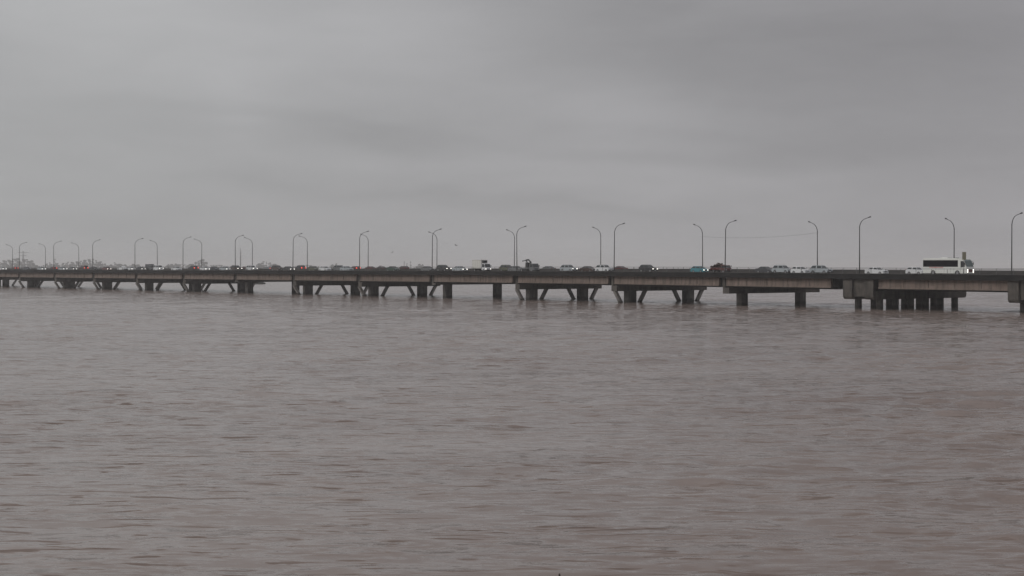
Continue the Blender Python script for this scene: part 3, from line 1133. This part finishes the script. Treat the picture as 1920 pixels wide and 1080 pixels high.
# white pickup
def pickup(paint):
    root = empty('pickup_truck')
    P = M['paint_' + paint]
    hl = 2.5
    top = [(hl, .5), (hl - .02, .85), (hl - .15, 1.0), (1.2, 1.08), (1.1, 1.1), (-.55, 1.1), (-.6, 1.02), (-hl, 1.02), (-hl, .5)]
    MB().prism(arch_profile(top, (1.65, -1.6), .42, .34, -hl + .08, hl - .1), -.9, .9).build('body', P, root)
    q = MB().hexa([(-.5, -.86, 1.098), (1.1, -.86, 1.098), (1.1, .86, 1.098), (-.5, .86, 1.098)],
                  [(-.35, -.66, 1.7), (.45, -.66, 1.7), (.45, .66, 1.7), (-.35, .66, 1.7)])
    q.build('roof', P, root)
    for sg in (-1, 1):
        g = MB().add([(-.36, sg * .85, 1.16), (.88, sg * .85, 1.16), (.42, sg * .70, 1.6), (-.28, sg * .70, 1.6),
                      (-.36, sg * .82, 1.16), (.88, sg * .82, 1.16), (.42, sg * .67, 1.6), (-.28, sg * .67, 1.6)],
                     [(0, 1, 2, 3), (7, 6, 5, 4), (0, 4, 5, 1), (1, 5, 6, 2), (2, 6, 7, 3), (3, 7, 4, 0)])
        g.build('side_window', M['glass'], root)
        MB().box(hl - .05, hl + .02, sg * .68 - .16, sg * .68 + .16, .72, .88).build('headlight', M['head_off'], root)
        MB().box(-hl - .02, -hl + .02, sg * .78 - .08, sg * .78 + .08, .7, .95).build('tail_light', M['tail_off'], root)
    MB().add([(1.05, -.75, 1.15), (1.05, .75, 1.15), (.5, .6, 1.63), (.5, -.6, 1.63), (1.0, -.75, 1.15), (1.0, .75, 1.15), (.45, .6, 1.63), (.45, -.6, 1.63)],
             [(0, 1, 2, 3), (7, 6, 5, 4), (0, 4, 5, 1), (1, 5, 6, 2), (2, 6, 7, 3), (3, 7, 4, 0)]).build('windscreen', M['glass'], root)
    MB().box(hl - .04, hl + .07, -.82, .82, .4, .58).build('bumper', M['trim'], root)
    for xa in (1.65, -1.6):
        for sg in (-1, 1):
            wheel(root, xa, sg * .8, .37)
    return root


place(pickup('white'), 230, N1, False, 'white pickup truck with an open bed, left of a white hatchback', 'pickup')


# coach
def coach():
    root = empty('coach_bus')
    Ln, W, H = 9.8, 2.5, 3.2
    hl = Ln / 2
    P = mat('coach_white', (.64, .65, .62), .35, coat=.3)
    prof = [(hl, .32), (hl + .03, .9), (hl - .02, 1.35), (hl - .22, 2.0), (hl - .52, 2.75), (hl - .85, H - .13), (hl - 1.2, H - .02), (-hl + .35, H), (-hl + .08, H - .12), (-hl, H - .5), (-hl, .45)]
    axl = (hl - 2.05, -hl + 2.35)
    bot = arch_profile(prof, axl, .56, .32, -hl + .05, hl - .02)
    MB().prism(bot, -W / 2, W / 2).build('body', P, root, bevel=.03)
    for sg in (-1, 1):
        y = sg * (W / 2 + .006)
        # four tinted panes in one long dark band
        xs = [-hl + .1, -hl + 2.15, -hl + 4.2, -hl + 6.25, hl - 1.9]
        for a, b in zip(xs, xs[1:]):
            MB().box(a + .004, b - .004, y - .012, y + .012, 1.58, 2.84).build('side_window', M['tint'], root)
        MB().prism([(hl - .33, 1.62), (hl - .62, 2.5), (hl - .72, 2.68), (hl - 1.3, 2.68), (hl - 1.3, 1.45)], y - .012, y + .012).build('driver_window', M['glass'], root)
        q = MB()
        q.box(-hl + .2, hl - .3, y - .006, y + .003, 1.30, 1.325)
        for xx in (-1.9, -.05, 1.4, 2.1, 3.55):
            q.box(xx - .012, xx + .012, y - .006, y + .004, .45, 1.28)
        q.build('panel_seam', M['trim'], root)
    # windscreen
    a, b = Vector((hl - .10, 0, 1.62)), Vector((hl - .505, 0, 2.72))
    c = Vector((hl - .84, 0, H - .16))
    pts_ = [a, Vector((hl - .22, 0, 2.0)), b, c]
    vs, fs = [], []
    for p_ in pts_:
        for y in (-W / 2 + .12, W / 2 - .12):
            vs.append((p_.x + .02, y, p_.z))
    for p_ in pts_:
        for y in (-W / 2 + .12, W / 2 - .12):
            vs.append((p_.x - .02, y, p_.z))
    for k in range(3):
        fs += [(2 * k, 2 * k + 1, 2 * k + 3, 2 * k + 2), (8 + 2 * k, 10 + 2 * k, 11 + 2 * k, 9 + 2 * k)]
        fs += [(2 * k, 2 * k + 2, 10 + 2 * k, 8 + 2 * k), (2 * k + 1, 9 + 2 * k, 11 + 2 * k, 3 + 2 * k)]
    fs += [(0, 8, 9, 1), (6, 7, 15, 14)]
    MB().add(vs, fs).build('windscreen', mat('coach_screen', (.05, .085, .085), .05, spec=.8), root)
    MB().box(hl - .04, hl + .045, -.62, .62, .62, 1.12).build('grille', M['grille_red'], root, bevel=.02)
    for sg in (-1, 1):
        for z in (.98, .62):
            MB().tube([(hl - .05, sg * .93, z), (hl + .055, sg * .93, z)], .145, 12).build('headlight', M['head_on'], root)
        MB().box(-hl - .015, -hl + .02, sg * 1.0 - .1, sg * 1.0 + .1, .8, 1.2).build('tail_light', M['tail_off'], root)
        q = MB().tube([(hl - .75, sg * 1.2, 2.75), (hl - .35, sg * 1.42, 2.6), (hl - .3, sg * 1.42, 2.35)], .03, 6)
        q.box(hl - .38, hl - .28, sg * 1.42 - .11, sg * 1.42 + .11, 1.95, 2.4)
        q.build('wing_mirror', M['trim'], root)
    MB().box(hl - .05, hl + .08, -W / 2 + .1, W / 2 - .1, .33, .5).build('bumper', P, root)
    q = MB().box(-1.1, .3, -.7, .7, H + .001, H + .19)
    q.build('roof_air_unit', P, root, bevel=.05)
    MB().box(1.6, 2.2, -.35, .35, H + .001, H + .12).build('roof_hatch', M['trim'], root, bevel=.02)
    MB().box(-4.4, 2.4, -.9, .9, H - .005, H + .04).build('roof_panel', P, root)
    for xa in axl:
        for sg in (-1, 1):
            wheel(root, xa, sg * (W / 2 - .16), .48, .28)
    # slanted red script on the near flank
    random.seed(4)
    q = MB()
    y = -W / 2 - .012
    x = -hl + 1.5
    first = True
    while x < -hl + 4.6:
        hh = .34 if first else random.choice((.17, .2, .3))
        st_ = .07

        def bar(xa, za, xb_, zb_):
            q.add([(xa, y - .003, za), (xa + st_, y - .003, za), (xb_ + st_, y - .003, zb_), (xb_, y - .003, zb_),
                   (xa, y + .004, za), (xa + st_, y + .004, za), (xb_ + st_, y + .004, zb_), (xb_, y + .004, zb_)],
                  [(3, 2, 1, 0), (4, 5, 6, 7), (0, 1, 5, 4), (1, 2, 6, 5), (2, 3, 7, 6), (3, 0, 4, 7)])
        bar(x, 1.36, x + hh * .4, 1.36 + hh)
        bar(x + hh * .4, 1.36 + hh - .02, x + hh * .4 + .12, 1.36 + hh * .75)
        bar(x + .05, 1.36, x + .2, 1.36 + hh * .35)
        x += .32 if first else .235
        first = False
    q.build('lettering', M['red_letter'], root)
    return root


place(coach(), 1777, 4.0, False, 'white coach with a dark window band and red lettering', 'bus')

# sign board on the near edge, in front of the coach
s = station(1806.5, VN + .45)
o = empty('road_sign', world(s, VN + .45, deckz(s) + .171), TH)
tag(o, 'narrow yellowish sign board on a post in front of the coach', 'sign')
MB().tube([(0, 0, 0), (0, 0, 4.15)], .04, 8).build('post', M['rail'], o)
q = MB().box(.042, .08, -.62, .62, 2.75, 4.2)
q.build('sign_board', M['sign'], o)
q = MB()
for z in (3.0, 3.9):
    q.box(.0, .041, -.5, .5, z - .03, z + .03)
q.build('bracket', M['rail'], o)
# ------------------------------------------------------------------ far bank trees
def make_tree(kind, seed):
    random.seed(seed)
    root = empty({'broad': 'broadleaf_tree', 'tall': 'poplar_tree', 'bush': 'shrub'}[kind])
    H, Wd, zb = {'broad': (20, 15, 3.5), 'tall': (22, 5, 2.5), 'bush': (8, 12, .5)}[kind]
    q = MB().tube([(0, 0, -.5), (.3, .1, H * .35), (0, .4, H * .75)], [.45, .3, .1], 7)
    for k in range(9):
        a = random.uniform(0, 6.28)
        z = H * random.uniform(.25, .6)
        r_ = Wd * random.uniform(.25, .45)
        q.tube([(0, 0, z), (math.cos(a) * r_ * .5, math.sin(a) * r_ * .5, z + H * .12), (math.cos(a) * r_, math.sin(a) * r_, z + H * .28)], [.18, .12, .05], 5)
    q.build('trunk', M['bark'], root)
    q = MB()
    clumps = []
    for k in range(16 if kind != 'tall' else 12):
        a = random.uniform(0, 6.28)
        f = random.random()
        z = zb + (H - zb) * f
        env = math.sin(math.pi * min(.95, .15 + .8 * f)) * Wd / 2 * (1 if kind != 'tall' else .8)
        r_ = env * math.sqrt(random.random()) * .85
        clumps.append((math.cos(a) * r_, math.sin(a) * r_, z, random.uniform(.6, 1.2) * Wd * (.17 if kind != 'tall' else .2)))
    for cx, cy, cz, cr in clumps:
        for k in range(110):
            d = Vector((random.gauss(0, 1), random.gauss(0, 1), random.gauss(0, .8))).normalized() * cr * random.random() ** .4
            p = Vector((cx, cy, cz)) + d
            if p.z > H:
                continue
            a = Vector((random.gauss(0, 1), random.gauss(0, 1), random.gauss(0, 1))).normalized() * random.uniform(.3, .6)
            b = a.cross(Vector((random.gauss(0, 1), random.gauss(0, 1), random.gauss(0, 1)))).normalized() * random.uniform(.3, .6)
            q.add([p - a - b, p + a - b, p + a + b, p - a + b], [(0, 1, 2, 3)])
    q.build('crown', M['leaf'] if seed % 2 else M['leaf2'], root)
    return root, H


TP = {}
TREES = [(0, 491, 'b'), (8, 487, 'b'), (16, 486, 'b'), (24, 484, 'b'), (33, 483, 'b'), (43, 485, 'b'), (51, 485, 'b'), (59, 487, 'b'), (68, 496, 's'),
         (88, 493, 'b'), (94, 491, 'b'), (103, 484, 't'), (108, 492, 'b'), (119, 492, 'b'), (127, 490, 'b'), (135, 490, 'b'), (143, 489, 'b'),
         (151, 488, 'b'), (160, 486, 'b'), (168, 485, 'b'), (174, 481, 't'), (181, 487, 'b'), (189, 489, 'b'), (196, 493, 'b'), (208, 495, 's'),
         (215, 491, 'b'), (224, 494, 's'), (233, 495, 's'), (250, 494, 's'), (259, 495, 's'), (320, 494, 's'), (329, 493, 'b'), (336, 495, 's'),
         (359, 494, 's'), (366, 490, 'b'), (373, 488, 'b'), (380, 485, 'b'), (386, 490, 'b'), (437, 496, 's'), (488, 493, 's'), (494, 489, 'b'),
         (500, 489, 't'), (506, 491, 'b'), (514, 494, 's'), (584, 497, 's'), (622, 495, 's'), (630, 493, 'b'), (713, 497, 's'), (758, 489, 't'), (763, 491, 't'),
         (770, 488, 't'), (788, 494, 's')]
KN = {'b': 'broad', 't': 'tall', 's': 'bush'}
WORDS = {'b': 'rounded hazy tree', 't': 'slim tall hazy tree', 's': 'low hazy shrub'}
cnt = {}
for i, (px, top, k) in enumerate(TREES):
    cnt[k] = cnt.get(k, 0) + 1
    v = cnt[k] % 3
    key = (k, v)
    if key not in TP:
        TP[key] = make_tree(KN[k], 11 + v + {'b': 0, 't': 10, 's': 20}[k])
        index_kids(TP[key][0])
        o, H = TP[key]
    else:
        H = TP[key][1]
        o = copy_tree(TP[key][0])
    random.seed(i * 7 + 1)
    y = 3910 + random.uniform(-10, 45)
    x = (px - 960) / F * y
    hgt = EYE + (HOR - top) / F * y - 2.5
    sc_ = hgt / H
    o.location = (x, y, .8)
    o.scale = (max(sc_, .75) if k != 't' else sc_,) * 2 + (sc_,)
    o.rotation_euler = (0, 0, random.uniform(0, 6))
    if px < 75:
        near = 'in the dense clump at the left edge'
    elif px < 240:
        near = 'in the long left wood'
    elif px < 345:
        near = 'left of the small clump'
    elif px < 440:
        near = 'in the small clump'
    elif px < 600:
        near = 'in the bare clump'
    else:
        near = 'among the faint trees near the middle'
    tag(o, '%s on the far bank, %s' % (WORDS[k], near.replace('on the far bank ', '')), 'tree' if k != 's' else 'shrub', 'far bank ' + WORDS[k] + 's ' + near)

# a low continuous wood along the bank that nobody could count
random.seed(77)
q = MB()
for i in range(5200):
    px = random.uniform(-300, 600) if random.random() < .85 else random.uniform(600, 800)
    yy = 3990 + random.uniform(0, 60)
    x = (px - 960) / F * yy
    top = 11.5 + 3.2 * math.sin(x * .021) + 2.5 * math.sin(x * .057 + 1) - max(0, px - 240) * .012
    zc = top * (1 - random.random() ** 1.6)
    a = random.uniform(.8, 2.2)
    b = random.uniform(.6, 1.5)
    th = random.uniform(0, 3.14)
    c_, s_ = math.cos(th) * a, math.sin(th) * a
    q.add([(x - c_, yy - s_, zc - b), (x + c_, yy + s_, zc - b * .6), (x + c_ * .7, yy + s_, zc + b), (x - c_ * .7, yy - s_, zc + b * .8)], [(0, 1, 2, 3)])
tag(q.build('far_wood', M['leaf']), 'low hazy wood running along the far bank behind single trees', 'wood', kind='stuff')

# ------------------------------------------------------------------ far pylon and mast
def pylon():
    y = 2500
    x = (43.5 - 960) / F * y
    o = empty('transmission_pylon', (x, y, 0))
    q = MB()
    H = 34
    for sx in (-1, 1):
        for sy in (-1, 1):
            q.tube([(sx * 2.4, sy * 2.4, -.5), (sx * .7, sy * .7, 22), (sx * .3, sy * .3, H)], [.25, .2, .12], 5)
    for k in range(8):
        z0, z1 = k * 3.6, (k + 1) * 3.6
        f0, f1 = 2.4 - z0 * .06, 2.4 - z1 * .06
        for sg in (-1, 1):
            q.tube([(-f0, sg * f0, z0), (f1, sg * f1, z1)], .09, 4)
            q.tube([(f0, sg * f0, z0), (-f1, sg * f1, z1)], .09, 4)
    q.build('tower', M['pylon'], o)
    q = MB()
    for z, w_ in ((31.5, 9.5), (26.5, 5.5)):
        q.tube([(-w_, 0, z), (0, 0, z + 1.4), (w_, 0, z)], .22, 5)
        q.tube([(-w_, 0, z), (w_, 0, z)], .2, 5)
    q.build('cross_arm', M['pylon'], o)
    tag(o, 'faint steel pylon with wide cross arms above the left wood', 'pylon')


pylon()
y = 2500
o = empty('mast', ((451 - 960) / F * y, y, 0))
MB().tube([(0, 0, -.5), (0, 0, 30), (0, 0, 39.5)], [1.1, .8, .35], 10).build('shaft', M['pylon'], o)
q = MB()
for z in (24, 31):
    q.tube([(0, 0, z), (0, 0, z + .8)], 1.6, 10)
q.build('platform', M['pylon'], o)
tag(o, 'faint thin mast standing far behind the bridge between two lamp posts', 'mast')


# ------------------------------------------------------------------ gulls
def gull(px, py, dist, bank, label):
    q = MB()
    # continuous body: rings from beak to tail
    prof = [(-.02, .006), (.04, .012), (.07, .035), (.12, .04), (.17, .045), (.26, .065), (.36, .06), (.46, .035), (.55, .02), (.60, .006)]
    q.tube([(0, .3 - a, -.01 * math.sin(a * 5)) for a, r_ in prof], [r_ for a, r_ in prof], 8)
    for sg in (-1, 1):
        # wing root, wrist, tip with thickness
        rows = [(0.03, .12, -.12, .02, .02), (.32, .15, -.10, .13, .015), (.62, .02, -.08, .06, .006)]
        vs = []
        for x, yf, yb, z, th in rows:
            vs += [(sg * x, yf, z - th), (sg * x, yf, z + th), (sg * x, yb, z + th * .4), (sg * x, yb, z - th * .4)]
        fs = []
        for k in range(2):
            for j in range(4):
                a, b = 4 * k + j, 4 * k + (j + 1) % 4
                fs.append((a, b, b + 4, a + 4))
        fs += [(0, 3, 2, 1), (8, 9, 10, 11)]
        q.add(vs, fs)
    o = q.build('gull', M['bird'], smooth=True)
    o.location = ((px - 960) / F * dist, dist, EYE + (HOR - py) / F * dist)
    o.rotation_euler = (R(-8), R(bank), R(55))
    tag(o, label, 'bird', 'gulls flying over the bridge')


gull(736, 473, 430, -25, 'lower left gull in the air, left of a lamp pair')
gull(855, 460, 400, 20, 'upper right gull in the air above the box truck')

# ------------------------------------------------------------------ post tip at the lower edge, reed islet
o = MB().tube([((1049 - 960) / F * 41.6, 41.6, -.8), ((1049 - 960) / F * 41.6, 41.6, .06), ((1049 - 960) / F * 41.6, 41.6, .12)], [.035, .03, .02], 7).build('mooring_stake', M['wood'])
tag(o, 'dark stake tip poking from the water at the bottom edge', 'stake')

y = 760
random.seed(21)
isl = MB()
for k in range(420):
    a = random.uniform(-1, 1)
    x = a * 2.6
    yy = random.uniform(-3, 3)
    h = (1.15 - .7 * a * a) * random.uniform(.6, 1)
    dx = random.uniform(-.3, .3)
    isl.add([(x - .09, yy, -.3), (x + .09, yy, -.3), (x + dx + .05, yy + .05, h), (x + dx - .05, yy - .05, h), (x - .09, yy + .04, -.3), (x + .09, yy + .04, -.3)],
            [(0, 1, 2, 3), (5, 4, 3, 2)])
o = isl.build('reed_bed', M['leaf'])
o.location = ((487 - 960) / F * y, y, 0)
tag(o, 'low olive reed clump seen under the bridge', 'reeds', kind='stuff')

# ------------------------------------------------------------------ haze
mh = bpy.data.materials.new('haze_air')
mh.use_nodes = True
t = mh.node_tree
t.nodes.remove(t.nodes['Principled BSDF'])
pv = t.nodes.new('ShaderNodeVolumePrincipled')
pv.inputs['Color'].default_value = (.97, .975, .98, 1)
pv.inputs['Density'].default_value = 0.00018
pv.inputs['Anisotropy'].default_value = 0.2
t.links.new(pv.outputs[0], t.nodes['Material Output'].inputs['Volume'])
hz = MB().box(-20500, 20500, -600, 22500, -5.2, 44).build('haze', mh)
tag(hz, 'thin rainy haze over the river', 'haze', kind='stuff')

# same-lane spacing check
SP.sort(key=lambda q: (q[1], q[0]))
for a, b in zip(SP, SP[1:]):
    if a[1] == b[1] and b[0] - a[0] < 5.4:
        print('CLOSE', round(b[0] - a[0], 1), a, b)
